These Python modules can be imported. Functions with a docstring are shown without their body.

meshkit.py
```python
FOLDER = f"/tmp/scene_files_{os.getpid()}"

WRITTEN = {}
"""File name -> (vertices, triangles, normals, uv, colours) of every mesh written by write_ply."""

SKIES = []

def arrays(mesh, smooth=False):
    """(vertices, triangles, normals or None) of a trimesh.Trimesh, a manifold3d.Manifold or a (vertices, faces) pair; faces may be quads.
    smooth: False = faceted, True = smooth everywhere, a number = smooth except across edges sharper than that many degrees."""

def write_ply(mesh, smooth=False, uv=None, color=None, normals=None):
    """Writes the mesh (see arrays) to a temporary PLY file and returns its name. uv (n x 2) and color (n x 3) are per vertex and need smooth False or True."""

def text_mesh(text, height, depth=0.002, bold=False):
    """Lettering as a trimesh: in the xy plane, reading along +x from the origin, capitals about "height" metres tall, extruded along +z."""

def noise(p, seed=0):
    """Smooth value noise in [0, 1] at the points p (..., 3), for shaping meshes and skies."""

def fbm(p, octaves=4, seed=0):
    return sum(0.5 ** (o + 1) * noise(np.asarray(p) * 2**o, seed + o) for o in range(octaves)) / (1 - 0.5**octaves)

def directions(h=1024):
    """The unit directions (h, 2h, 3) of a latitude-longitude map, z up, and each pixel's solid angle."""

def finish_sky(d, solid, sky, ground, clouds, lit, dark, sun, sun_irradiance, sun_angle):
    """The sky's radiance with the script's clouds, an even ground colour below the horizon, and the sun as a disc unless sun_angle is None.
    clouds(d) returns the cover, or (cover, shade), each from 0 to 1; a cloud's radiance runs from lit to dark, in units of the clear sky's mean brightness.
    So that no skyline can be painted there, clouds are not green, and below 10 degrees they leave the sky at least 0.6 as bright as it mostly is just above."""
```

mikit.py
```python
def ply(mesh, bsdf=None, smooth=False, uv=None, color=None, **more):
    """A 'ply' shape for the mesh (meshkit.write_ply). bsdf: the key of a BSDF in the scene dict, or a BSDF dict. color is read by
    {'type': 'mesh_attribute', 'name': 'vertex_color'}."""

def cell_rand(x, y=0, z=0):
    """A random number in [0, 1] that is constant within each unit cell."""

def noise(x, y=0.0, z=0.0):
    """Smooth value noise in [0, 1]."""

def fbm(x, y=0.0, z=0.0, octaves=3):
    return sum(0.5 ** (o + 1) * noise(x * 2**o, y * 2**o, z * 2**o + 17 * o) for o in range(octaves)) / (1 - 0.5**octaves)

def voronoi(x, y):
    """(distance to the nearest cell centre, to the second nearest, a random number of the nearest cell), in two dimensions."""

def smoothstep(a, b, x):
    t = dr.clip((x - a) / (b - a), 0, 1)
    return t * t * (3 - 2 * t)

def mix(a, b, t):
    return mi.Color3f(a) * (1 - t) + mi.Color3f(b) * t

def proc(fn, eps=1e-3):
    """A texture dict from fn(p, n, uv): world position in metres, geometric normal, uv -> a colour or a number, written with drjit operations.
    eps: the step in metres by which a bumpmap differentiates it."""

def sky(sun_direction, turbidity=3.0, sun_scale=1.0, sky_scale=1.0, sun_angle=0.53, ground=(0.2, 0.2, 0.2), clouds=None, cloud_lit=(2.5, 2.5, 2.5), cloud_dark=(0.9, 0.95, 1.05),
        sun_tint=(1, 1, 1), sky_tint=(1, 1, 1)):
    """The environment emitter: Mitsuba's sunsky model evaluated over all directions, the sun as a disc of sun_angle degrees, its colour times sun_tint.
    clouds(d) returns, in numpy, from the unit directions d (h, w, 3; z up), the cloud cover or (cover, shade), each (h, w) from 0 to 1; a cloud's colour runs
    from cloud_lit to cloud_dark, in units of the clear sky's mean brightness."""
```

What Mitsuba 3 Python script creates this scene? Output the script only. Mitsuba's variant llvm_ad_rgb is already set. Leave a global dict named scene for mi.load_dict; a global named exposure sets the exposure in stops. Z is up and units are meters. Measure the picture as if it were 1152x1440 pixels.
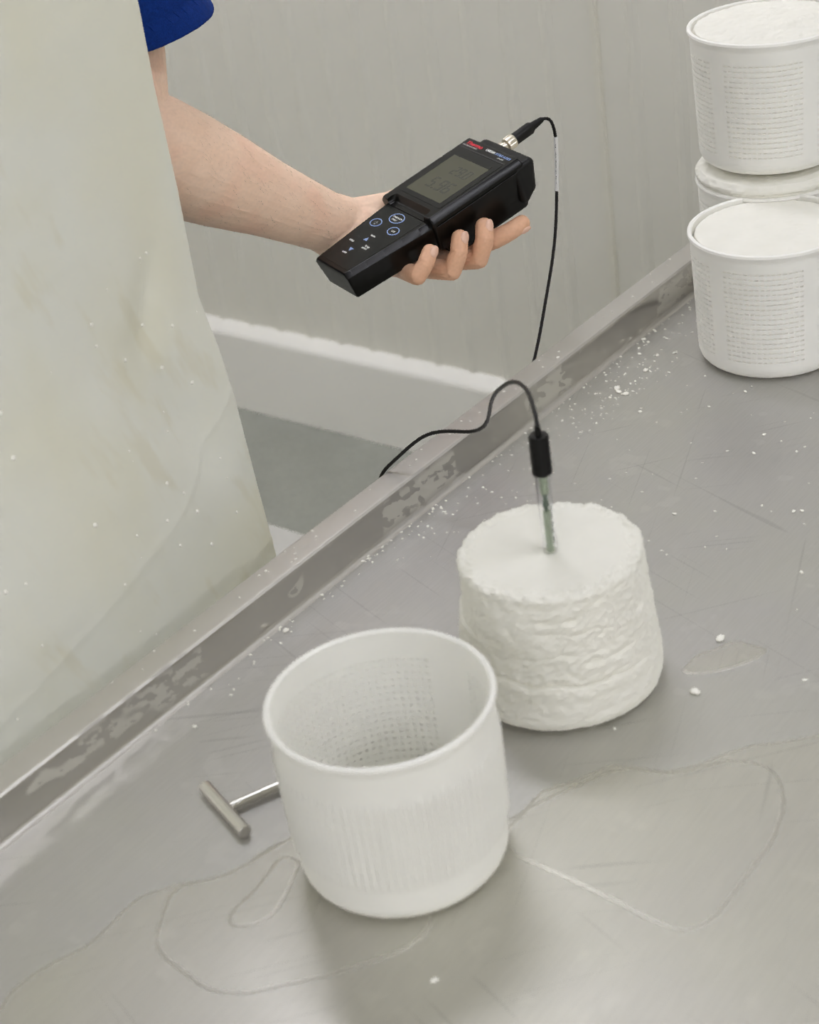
import math, random
import numpy as np, trimesh, mitsuba as mi, mikit, meshkit
import drjit as dr
from manifold3d import Manifold, CrossSection, Mesh
from shapely.geometry import Polygon
from mikit import noise, fbm, smoothstep, mix

T = mi.ScalarTransform4f
scene, labels = {}, {}
rng = np.random.default_rng(7)
random.seed(7)

# ------------------------------------------------------------------ camera, light, exposure
W, H, FPX = 1152, 1440, 2500.0
PITCH, ROLL, YAW = map(math.radians, (30.5, 8.85, 41.8))
EYE = np.array([0.0, 0.0, 1.75])
_fh = np.array([math.cos(YAW), math.sin(YAW), 0.0])
FWD = _fh * math.cos(PITCH) + np.array([0, 0, -math.sin(PITCH)])
_r = np.cross(FWD, [0, 0, 1.0]); _r /= np.linalg.norm(_r)
_d = np.cross(FWD, _r)
DOWN = -math.sin(ROLL) * _r + math.cos(ROLL) * _d
scene['camera'] = {'type': 'thinlens', 'fov': math.degrees(2 * math.atan(W / 2 / FPX)), 'fov_axis': 'x',
                   'aperture_radius': 0.0042, 'focus_distance': 1.78, 'near_clip': 0.05, 'far_clip': 50.0,
                   'to_world': T().look_at(origin=EYE.tolist(), target=(EYE + FWD).tolist(), up=(-DOWN).tolist())}
exposure = 0.0
LAMP = 10.2           # radiance of the ceiling light diffusers
CEIL = 3.0
X0, X1, Y0, Y1 = -2.6, 2.435, -2.6, 3.3          # the room
LAMPS = [(-2.1, -1.9), (-2.1, -0.5), (-2.1, 0.9), (-0.6, -2.1), (0.9, -2.1), (1.3, -0.24), (-1.2, -1.2), (1.1, 2.8)]
LAMPS_ACROSS = [(1.72, 1.75)]
TABLE = 0.90


# ------------------------------------------------------------------ helpers
def add(key, mesh, bsdf, smooth=False, label=None, category=None, group=None, kind=None, **more):
    if key in scene:
        n = 1
        while f'{key}_{n:03d}' in scene: n += 1
        key = f'{key}_{n:03d}'
    scene[key] = mikit.ply(mesh, bsdf, smooth=smooth, **more)
    tag(key, label, category, group, kind)
    return key


def tag(key, label=None, category=None, group=None, kind=None):
    d = {k: v for k, v in (('label', label), ('category', category), ('group', group), ('kind', kind)) if v}
    if d: labels[key] = d


def rgb(*c): return {'type': 'rgb', 'value': list(c)}


def man(m):
    return Manifold(Mesh(np.asarray(m.vertices, np.float32), np.asarray(m.faces, np.uint32)))


def tri(m):
    q = m.to_mesh()
    return trimesh.Trimesh(q.vert_properties[:, :3], q.tri_verts, process=False)


def box(lo, hi):
    lo, hi = np.asarray(lo, float), np.asarray(hi, float)
    return trimesh.creation.box(hi - lo, trimesh.transformations.translation_matrix((lo + hi) / 2))


def rbox(lo, hi, r, seg=12):
    lo, hi = np.asarray(lo, float) + r, np.asarray(hi, float) - r
    s = Manifold.sphere(r, seg)
    return Manifold.batch_hull([s.translate([x, y, z]) for x in (lo[0], hi[0]) for y in (lo[1], hi[1]) for z in (lo[2], hi[2])])


def hull(pts, seg=20):
    """hull of spheres (x, y, z, r)"""
    return Manifold.batch_hull([Manifold.sphere(float(p[3]), seg).translate([float(v) for v in p[:3]]) for p in pts])


def extrude(poly, h):
    return trimesh.creation.extrude_polygon(poly, h, engine='earcut')


def lathe(profile, n=48):
    return trimesh.creation.revolve(np.asarray(profile, float), sections=n)


def along(mesh, p0, p1):
    """a mesh built along +z from the origin moved to run from p0 towards p1"""
    p0, p1 = np.asarray(p0, float), np.asarray(p1, float)
    m = mesh.copy()
    m.apply_transform(trimesh.geometry.align_vectors([0, 0, 1], (p1 - p0) / np.linalg.norm(p1 - p0)))
    m.apply_translation(p0)
    return m


def spline(pts, n):
    from scipy.interpolate import CubicSpline
    p = np.asarray(pts, float)
    t = np.r_[0, np.cumsum(np.linalg.norm(np.diff(p[:, :3], axis=0), axis=1))]
    return CubicSpline(t, p)(np.linspace(0, t[-1], n))


def tube(path, r, sides=12, caps=True):
    p = np.asarray(path, float)
    r = np.broadcast_to(r, (len(p),))
    t = np.gradient(p, axis=0); t /= np.linalg.norm(t, axis=1, keepdims=True)
    a = np.cross(t[0], [0.3, 0.2, 0.93]); a /= np.linalg.norm(a)
    ring = []
    for i in range(len(p)):
        a = a - t[i] * (a @ t[i]); a /= np.linalg.norm(a)
        b = np.cross(t[i], a)
        th = np.arange(sides) * 2 * np.pi / sides
        ring.append(p[i] + r[i] * (np.cos(th)[:, None] * a + np.sin(th)[:, None] * b))
    v = np.vstack(ring); f = []
    for i in range(len(p) - 1):
        for j in range(sides):
            k = (j + 1) % sides
            f += [[i * sides + j, i * sides + k, (i + 1) * sides + k], [i * sides + j, (i + 1) * sides + k, (i + 1) * sides + j]]
    if caps:
        n = len(v); v = np.vstack([v, p[0], p[-1]]); e = (len(p) - 1) * sides
        f += [[n, (j + 1) % sides, j] for j in range(sides)] + [[n + 1, e + j, e + (j + 1) % sides] for j in range(sides)]
    return trimesh.Trimesh(v, f, process=False)


def grid_faces(nu, nv, wrap=False):
    i, j = np.meshgrid(np.arange(nu if wrap else nu - 1), np.arange(nv - 1), indexing='ij')
    a = i * nv + j; b = ((i + 1) % nu) * nv + j
    q = np.stack([a, b, b + 1, a + 1], -1).reshape(-1, 4)
    return np.vstack([q[:, [0, 1, 2]], q[:, [0, 2, 3]]])


def cat(ms): return trimesh.util.concatenate(list(ms))


# ------------------------------------------------------------------ materials
def mat(key, d): scene[key] = d; return key


def two(d): return {'type': 'twosided', 'bsdf': d}


def principled(color, rough=0.5, **k): return {'type': 'principled', 'base_color': color if isinstance(color, dict) else rgb(*color), 'roughness': rough, **k}


def wall_color(p, n, uv):
    v = fbm(p.y * 1.3, p.z * 0.9, p.x, 3)
    return mi.Color3f(0.72, 0.705, 0.64) * (0.95 + 0.10 * v)


def floor_color(p, n, uv):
    v = fbm(p.x * 9, p.y * 9, 0, 4)
    s = noise(p.x * 160, p.y * 160)
    return mi.Color3f(0.30, 0.31, 0.275) * (0.85 + 0.22 * v + 0.10 * s)


def steel_color(p, n, uv):
    """brushed stainless with dried whey clouding, water marks and long scratches"""
    cloud = fbm(p.x * 7 + 2 * noise(p.x * 3, p.y * 3), p.y * 7, p.z * 7, 4)
    brush = noise(p.x * 60, p.y * 1400 + p.z * 1400)
    spot = smoothstep(0.70, 0.82, fbm(p.x * 40, p.y * 40, p.z * 40, 3))
    scr = 0.0
    for a, k in ((0.35, 1.0), (1.25, 2.0), (-0.7, 3.0), (2.2, 4.0)):
        u, w = p.x * math.cos(a) + p.y * math.sin(a), p.y * math.cos(a) - p.x * math.sin(a)
        scr = scr + smoothstep(0.90, 0.97, noise(u * 7, w * 420 + 0.8 * noise(u * 5, k), k)) * smoothstep(0.45, 0.6, noise(u * 6, w * 9, k + 7))
    v = 0.84 + 0.22 * cloud + 0.05 * (brush - 0.5) + 0.05 * spot - 0.10 * scr
    return mix((0.53, 0.52, 0.50), (0.51, 0.505, 0.465), smoothstep(0.35, 0.65, cloud)) * v


def film_color(p, n, uv):
    return steel_color(p, n, uv) * mi.Color3f(1.0, 0.99, 0.94)


def steel_rough(p, n, uv):
    return 0.34 + 0.16 * fbm(p.x * 9, p.y * 9, p.z * 9, 3)


def rail_color(p, n, uv):
    """the inner face of the raised edge carries smears of dried whey"""
    warp = 0.6 * noise(p.x * 30, p.z * 40)
    big = fbm(p.x * 16, p.z * 30 + warp, 3.0, 3)
    fine = fbm(p.x * 90 + p.z * 50 + 2 * warp, p.z * 170, 5.0, 3)
    on = smoothstep(0.50, 0.56, big) * smoothstep(0.40, 0.46, fine)
    on = on * smoothstep(0.902, 0.912, p.z) * smoothstep(0.935, 0.929, p.z) * smoothstep(-0.5, -0.8, n.y)
    return mix((0.62, 0.60, 0.56), (0.80, 0.78, 0.72), on)


def rail_rough(p, n, uv):
    warp = 0.6 * noise(p.x * 30, p.z * 40)
    big = fbm(p.x * 16, p.z * 30 + warp, 3.0, 3)
    fine = fbm(p.x * 90 + p.z * 50 + 2 * warp, p.z * 170, 5.0, 3)
    on = smoothstep(0.50, 0.56, big) * smoothstep(0.40, 0.46, fine) * smoothstep(-0.5, -0.8, n.y)
    return 0.14 + 0.32 * smoothstep(0.2, 0.7, n.z) + 0.35 * on


def apron_color(p, n, uv):
    """white rubber apron, yellowed in faint patches, with a few brownish smears"""
    big = fbm(p.x * 5, p.z * 5, p.y * 2, 4)
    w = noise(p.x * 7, p.z * 5, 3.0)
    stain = smoothstep(0.52, 0.80, fbm(p.x * 9 + w, p.z * 6 - w, 7.0, 4))
    smear = smoothstep(0.60, 0.85, fbm(p.x * 46 + p.z * 16 + w, p.z * 13 - p.x * 8, 2.0, 4)) * smoothstep(0.45, 0.62, noise(p.x * 9, p.z * 6, 12.0))
    c = mix((0.76, 0.765, 0.69), (0.755, 0.745, 0.62), smoothstep(0.42, 0.7, big))
    c = mix(c, (0.70, 0.68, 0.52), 0.35 * stain)
    return mix(c, (0.58, 0.52, 0.33), 0.24 * smear)


def skin_color(p, n, uv):
    m = fbm(p.x * 45, p.y * 45, p.z * 45, 3)
    pore = noise(p.x * 420, p.y * 420, p.z * 420)
    fx = (p.x - 1.211) * -0.326 + (p.y - 1.138) * -0.944 + (p.z - 1.0678) * -0.043      # across the held meter: the fingers are redder
    c = mix((0.84, 0.58, 0.425), (0.89, 0.66, 0.51), m)
    blotch = smoothstep(0.45, 0.75, fbm(p.x * 28, p.y * 28, p.z * 28 + 5, 2))
    c = mix(c, (0.83, 0.48, 0.35), 0.35 * blotch)
    return mix(c, (0.70, 0.39, 0.24), 0.85 * smoothstep(0.0, 0.05, fx)) * (0.95 + 0.09 * pore)


def skin_bump(p, n, uv):
    return fbm(p.x * 300, p.y * 300, p.z * 300, 2)


def cloth_color(p, n, uv):
    w = noise(p.x * 900, p.z * 900, p.y * 900)
    return mi.Color3f(0.003, 0.026, 0.17) * (0.75 + 0.5 * w)


def curd_bump(p, n, uv):
    return fbm(p.x * 170, p.y * 170, p.z * 170, 4)


def curd_color(p, n, uv):
    v = fbm(p.x * 60, p.y * 60, p.z * 60, 3)
    return mix((0.77, 0.76, 0.685), (0.82, 0.81, 0.745), v)


def plastic_color(p, n, uv):
    v = fbm(p.x * 25, p.y * 25, p.z * 25, 3)
    return mi.Color3f(0.835, 0.83, 0.785) * (0.97 + 0.05 * v)


def leaf(fn, eps=1e-3): return mikit.proc(fn, eps)


mat('m_wall', two(principled(leaf(wall_color), 0.45, specular=0.4)))
mat('m_white_paint', two(principled((0.88, 0.865, 0.82), 0.35, specular=0.5)))
mat('m_strip', two(principled((0.72, 0.70, 0.62), 0.4)))
mat('m_floor', two(principled(leaf(floor_color), 0.45, specular=0.5)))
mat('m_floor_light', two(principled((0.62, 0.61, 0.58), 0.4, specular=0.5)))
mat('m_dark', two({'type': 'diffuse', 'reflectance': rgb(0.06, 0.055, 0.045)}))
mat('m_ceiling', two({'type': 'diffuse', 'reflectance': rgb(0.75, 0.75, 0.72)}))
mat('m_steel', two(principled(leaf(steel_color), leaf(steel_rough), metallic=0.75, specular=0.5)))
mat('m_rail', two(principled(leaf(rail_color), leaf(rail_rough), metallic=0.92)))
mat('m_film', two(principled(leaf(film_color), leaf(steel_rough), metallic=0.7)))
mat('m_chrome', two(principled((0.72, 0.70, 0.66), 0.09, metallic=1.0)))
mat('m_bnc', two(principled((0.80, 0.74, 0.62), 0.25, metallic=1.0)))
mat('m_plastic', two(principled(leaf(plastic_color), 0.33, specular=0.45)))
mat('m_curd', two({'type': 'bumpmap', 'arbitrary': leaf(curd_bump, 6e-4), 'scale': 0.0016,
                   'bsdf': principled(leaf(curd_color), 0.6, specular=0.3)}))
mat('m_crumb', two(principled((0.88, 0.87, 0.80), 0.5)))
mat('m_apron', two(principled(leaf(apron_color), 0.42, specular=0.45)))
mat('m_shirt', two(principled(leaf(cloth_color), 0.85, specular=0.15, sheen=0.3)))
mat('m_trousers', two(principled((0.05, 0.055, 0.07), 0.9)))
mat('m_skin', two({'type': 'bumpmap', 'arbitrary': leaf(skin_bump, 8e-4), 'scale': 0.0006,
                   'bsdf': principled(leaf(skin_color), 0.46, specular=0.35)}))
mat('m_nail', two(principled((0.76, 0.49, 0.37), 0.22, specular=0.5)))
mat('m_hair', two(principled((0.13, 0.08, 0.045), 0.6)))
mat('m_black', two(principled((0.0035, 0.0035, 0.003), 0.24, specular=0.24)))
mat('m_black_gloss', two(principled((0.004, 0.004, 0.004), 0.22, specular=0.25)))
mat('m_black_rubber', two(principled((0.006, 0.006, 0.0055), 0.40, specular=0.25)))
mat('m_bezel', two(principled((0.010, 0.011, 0.010), 0.25, specular=0.2)))
mat('m_lcd', two(principled((0.085, 0.085, 0.058), 0.3, specular=0.2)))
mat('m_lcd_digit', two(principled((0.038, 0.040, 0.029), 0.4)))
mat('m_print_white', two(principled((0.72, 0.72, 0.70), 0.5)))
mat('m_print_red', two(principled((0.75, 0.035, 0.06), 0.5)))
mat('m_print_blue', two(principled((0.25, 0.36, 0.62), 0.5)))
mat('m_print_dark', two(principled((0.03, 0.03, 0.03), 0.5)))
mat('m_label', two(principled((0.66, 0.66, 0.64), 0.3)))
mat('m_glass', {'type': 'dielectric', 'int_ior': 1.47, 'ext_ior': 1.0})
mat('m_stem', two(principled((0.36, 0.44, 0.32), 0.3)))
mat('m_stem_dark', two(principled((0.05, 0.10, 0.06), 0.35)))
mat('m_drop', {'type': 'dielectric', 'int_ior': 1.33, 'ext_ior': 1.0})

# ------------------------------------------------------------------ the room
KERB_X, KERB_H = 2.405, 0.19
tag_s = dict(kind='structure')


def wall_panel(y0, y1):
    """a glass-fibre wall panel with narrow upright ribs, facing -x"""
    pts = [(y0, 0.02), (y0, 0.0)]
    k = math.ceil((y0 - 1.61 + 0.002) / 0.0835)
    while True:
        c = 1.6255 + k * 0.0835
        if c > y1 - 0.02: break
        if c > y0 + 0.02: pts += [(c - 0.016, 0.0), (c - 0.007, -0.0035), (c + 0.002, -0.0035), (c + 0.010, 0.0)]
        k += 1
    pts += [(y1, 0.0), (y1, 0.02)]
    m = extrude(Polygon(pts), CEIL - 0.15)                       # in (y, x) plane
    v = m.vertices.copy()
    m.vertices = np.c_[X1 + v[:, 1], v[:, 0], v[:, 2] + 0.15]
    m.invert()
    return m


DY0, DY1, DH = -0.95, 0.41, 2.15                 # a doorway to an unlit room, out of the picture to the right
add('wall_back', cat([box((X1 + 0.012, Y0, 0), (X1 + 0.15, DY0, CEIL)), box((X1 + 0.012, DY1, 0), (X1 + 0.15, Y1, CEIL)), box((X1 + 0.012, DY0, DH), (X1 + 0.15, DY1, CEIL))]), 'm_wall', **tag_s)
add('door_1', box((X1 + 0.9, DY0 - 0.6, 0), (X1 + 1.0, DY1 + 0.6, CEIL)), 'm_dark', label='unlit room seen through an open doorway in the back wall', **tag_s)
add('door_1__side', box((X1 + 0.15, DY0 - 0.7, 0), (X1 + 1.0, DY0 - 0.6, CEIL)), 'm_dark')
add('door_1__side', box((X1 + 0.15, DY1 + 0.6, 0), (X1 + 1.0, DY1 + 0.7, CEIL)), 'm_dark')
add('door_1__top', box((X1 + 0.15, DY0 - 0.7, CEIL), (X1 + 1.0, DY1 + 0.7, CEIL + 0.1)), 'm_dark')
add('door_1__sill', box((X1 + 0.15, DY0 - 0.7, -0.1), (X1 + 1.0, DY1 + 0.7, 0)), 'm_dark')
labels['wall_back']['label'] = 'pale grey back wall of ribbed upright panels'
for i in range(-4, 2):
    y0 = 1.61 + 1.2 * i
    if i == -2: continue
    add('wall_back__panel', wall_panel(max(y0, Y0), min(y0 + 1.2, Y1)), 'm_wall')
    if y0 > Y0:
        s = extrude(Polygon([(-0.007, 0), (-0.005, -0.006), (0.005, -0.006), (0.007, 0)]), CEIL - 0.16)
        v = s.vertices.copy(); s.vertices = np.c_[X1 + v[:, 1], y0 + v[:, 0], v[:, 2] + 0.16]; s.invert()
        add('wall_back__joint_strip', s, 'm_strip')
add('wall_left', box((X0, Y1, 0), (X1 + 0.15, Y1 + 0.15, CEIL)), 'm_wall', **tag_s)
add('wall_right', box((X0, Y0 - 0.15, 0), (X1 + 0.15, Y0, CEIL)), 'm_wall', **tag_s)
add('wall_front', box((X0 - 0.15, Y0 - 0.15, 0), (X0, Y1 + 0.15, CEIL)), 'm_wall', **tag_s)
add('ceiling', box((X0 - 0.15, Y0 - 0.15, CEIL), (X1 + 0.15, Y1 + 0.15, CEIL + 0.15)), 'm_ceiling', **tag_s)
add('floor', box((X0 - 0.15, Y0 - 0.15, -0.15), (1.93, Y1 + 0.15, 0.0)), 'm_floor', **tag_s)
labels['floor']['label'] = 'grey resin floor with a pale line along the wall'
add('floor__pale_line', box((1.93, Y0, -0.15), (2.058, Y1, 0.0005)), 'm_floor_light')
add('floor__strip', box((2.058, Y0, -0.15), (X1 + 0.15, Y1, -0.001)), 'm_floor')
prof = [(X1 + 0.01, 0), (KERB_X + 0.004, 0), (KERB_X, KERB_H - 0.012)]
prof += [(KERB_X + 0.016 - 0.016 * math.cos(a), KERB_H - 0.012 + 0.016 * math.sin(a)) for a in np.linspace(0.2, 1.2, 6)]
prof += [(X1 + 0.01, KERB_H + 0.022)]
k = extrude(Polygon(prof), Y1 - 0.41)
v = k.vertices.copy(); k.vertices = np.c_[v[:, 0], 0.41 + v[:, 2], v[:, 1]]; k.invert()
add('trim_1', k, 'm_white_paint', 25, 'white kerb with a rounded top along the foot of the back wall', kind='structure')

for x, y, lx, ly in [(*p, 0.60, 0.15) for p in LAMPS] + [(*p, 0.15, 0.60) for p in LAMPS_ACROSS]:
    key = 'ceiling_light'
    n = 1
    while key + '__frame' in scene: key = f'ceiling_light_{n:03d}'; n += 1
    outer = man(box((x - lx - 0.02, y - ly - 0.02, CEIL - 0.05), (x + lx + 0.02, y + ly + 0.02, CEIL - 0.001)))
    inner = man(box((x - lx, y - ly, CEIL - 0.06), (x + lx, y + ly, CEIL - 0.02)))
    add(key + '__frame', tri(outer - inner), 'm_white_paint')
    d = trimesh.Trimesh([[x - lx, y - ly, CEIL - 0.045], [x + lx, y - ly, CEIL - 0.045], [x + lx, y + ly, CEIL - 0.045], [x - lx, y + ly, CEIL - 0.045]], [[0, 2, 1], [0, 3, 2]], process=False)
    scene[key + '__diffuser'] = {**mikit.ply(d, 'm_white_paint'), 'emitter': {'type': 'area', 'radiance': rgb(LAMP, LAMP, LAMP * 1.10)}}
    tag(key, 'long white fluorescent ceiling light above the work table', 'ceiling light', 'fluorescent lights on the ceiling')

# ------------------------------------------------------------------ the table
TX0, TX1, TY0, TY1 = 0.10, 2.25, 0.10, 0.953


def arc(cy, cz, r, a0, a1, n=6):
    return [(cy + r * math.cos(math.radians(a)), cz + r * math.sin(math.radians(a))) for a in np.linspace(a0, a1, n)]


RT = 0.0365                                     # height of the folded rim; its inner face leans slightly outward
edge_u = [(TY1 - 0.006, TABLE)] + [(TY1 - 0.006 + 0.006 * math.sin(a), TABLE + 0.006 - 0.006 * math.cos(a)) for a in np.linspace(0.2, 1.44, 8)] + [(TY1, TABLE + 0.0062), (TY1 + 0.0032, TABLE + RT - 0.0050), (TY1 + 0.0042, TABLE + RT - 0.0020),
          (TY1 + 0.0060, TABLE + RT - 0.0004), (TY1 + 0.0082, TABLE + RT), (0.9835, TABLE + RT), (0.9857, TABLE + RT - 0.0008), (0.9865, TABLE + RT - 0.0028), (0.9865, TABLE - 0.012)]
edge_l = [(0.9850, TABLE - 0.012), (0.9850, TABLE + RT - 0.004), (0.9830, TABLE + RT - 0.002), (TY1 + 0.0082, TABLE + RT - 0.002), (TY1 + 0.0056, TABLE + RT - 0.004), (TY1 + 0.0018, TABLE - 0.002)]


def run_x(pts, x0, x1):
    m = extrude(Polygon(pts).buffer(0), x1 - x0)
    v = m.vertices.copy(); m.vertices = np.c_[x0 + v[:, 2], v[:, 0], v[:, 1]]
    return m


add('drain_table__tabletop', box((TX0, TY0, TABLE - 0.003), (TX1, TY1 - 0.004, TABLE)), 'm_steel')
rail = run_x(edge_u + edge_l + [(TY1 - 0.006, TABLE - 0.002)], TX0, TX1)
add('drain_table__raised_edge', rail, 'm_rail', 25, label='folded rim with dried whey smears')
near = rail.copy(); near.vertices[:, 1] = TY0 + TY1 - near.vertices[:, 1]; near.invert()
add('drain_table__raised_edge', near, 'm_rail', 25)
for lx in (TX0 + 0.08, TX1 - 0.08):
    for ly in (TY0 + 0.06, TY1 - 0.04):
        add('drain_table__leg', trimesh.creation.cylinder(0.02, TABLE - 0.004, segment=[[lx, ly, 0.0], [lx, ly, TABLE - 0.004]]), 'm_steel', 30)
add('drain_table__brace', box((TX0 + 0.08, 0.5, 0.25), (TX1 - 0.08, 0.53, 0.28)), 'm_steel')
tag('drain_table', 'stainless steel work table with a raised edge, wet with whey', 'table')


# ------------------------------------------------------------------ films of whey on the table
def film(poly, h=0.0006, w=0.003, z0=0.0001):
    """a thin puddle: flat on top, rounded down to the steel at its outline"""
    p = Polygon(poly).buffer(0.006).buffer(-0.012).buffer(0.006).simplify(0.0008)
    if p.geom_type != 'Polygon': p = max(p.geoms, key=lambda g: g.area)
    ms, prev = [], None
    pts = np.array(p.exterior.coords)[:-1]
    nxt, prv = np.roll(pts, -1, 0), np.roll(pts, 1, 0)
    t = nxt - prv; t /= np.linalg.norm(t, axis=1, keepdims=True) + 1e-12
    nrm = np.c_[t[:, 1], -t[:, 0]] * (1 if p.exterior.is_ccw else -1)
    rings = [np.c_[pts - nrm * w * s, np.full(len(pts), TABLE + z0 + h * z)] for s, z in ((0, 0), (0.12, 0.5), (0.4, 0.9), (1.0, 1.0))]
    n = len(pts); v = np.vstack(rings); f = []
    for a in range(3):
        for j in range(n):
            k2 = (j + 1) % n
            f += [[a * n + j, a * n + k2, (a + 1) * n + k2], [a * n + j, (a + 1) * n + k2, (a + 1) * n + j]]
    side = trimesh.Trimesh(v, f, process=False)
    tv, tf = trimesh.creation.triangulate_polygon(Polygon(rings[-1][:, :2]), engine='earcut')
    top = trimesh.Trimesh(np.c_[tv, np.full(len(tv), TABLE + z0 + h)], tf, process=False)
    m = cat([side, top])
    if top.face_normals[:, 2].mean() < 0: top.invert(); m = cat([side, top])
    trimesh.repair.fix_normals(m)
    return m


def wavy(pts, n=160, amp=0.002, seed=0):
    q = spline(np.c_[np.array(pts), np.zeros(len(pts))], n)
    q[:, :2] += amp * (meshkit.fbm(np.c_[q[:, :2] * 60, np.full(n, seed)], 3)[:, None] - 0.5) * 2
    return q[:, :2].tolist()


front = [(0.4421, 0.8272), (0.4514, 0.8313), (0.4903, 0.825), (0.5081, 0.818), (0.55, 0.8195), (0.5885, 0.805), (0.6034, 0.7872), (0.629, 0.7729), (0.651, 0.7702), (0.6672, 0.7627),
         (0.70, 0.73), (0.735, 0.67), (0.7632, 0.6314), (0.7859, 0.6287), (0.7984, 0.6289), (0.8207, 0.6128), (0.849, 0.5977), (0.863, 0.5574), (0.8867, 0.5388), (0.9089, 0.525), (0.9332, 0.4985), (0.9499, 0.481)]
add('whey_puddle', film(wavy(front + [(0.985, 0.44), (1.01, 0.37), (0.97, 0.29), (0.84, 0.25), (0.68, 0.22), (0.52, 0.27), (0.40, 0.36), (0.33, 0.52), (0.31, 0.68), (0.36, 0.79), (0.4421, 0.8272)], 420, 0.0015, 1)), 'm_film', 40,
    'broad thin puddle of whey across the front of the steel table', 'puddle')
small = [(0.9671, 0.614), (0.982, 0.6116), (1.0012, 0.6096), (1.0105, 0.6019), (1.0254, 0.5939), (1.03, 0.5804), (1.0277, 0.5698), (1.0435, 0.5686), (1.0508, 0.5629), (1.0467, 0.5557), (1.0289, 0.561), (1.01, 0.5667), (0.9942, 0.577), (0.9776, 0.5932), (0.9671, 0.614)]
add('whey_puddle', film(wavy(small, 110, 0.001, 2)), 'm_film', 40, 'small ragged film of whey to the right of the bare cheese', 'puddle')


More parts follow.
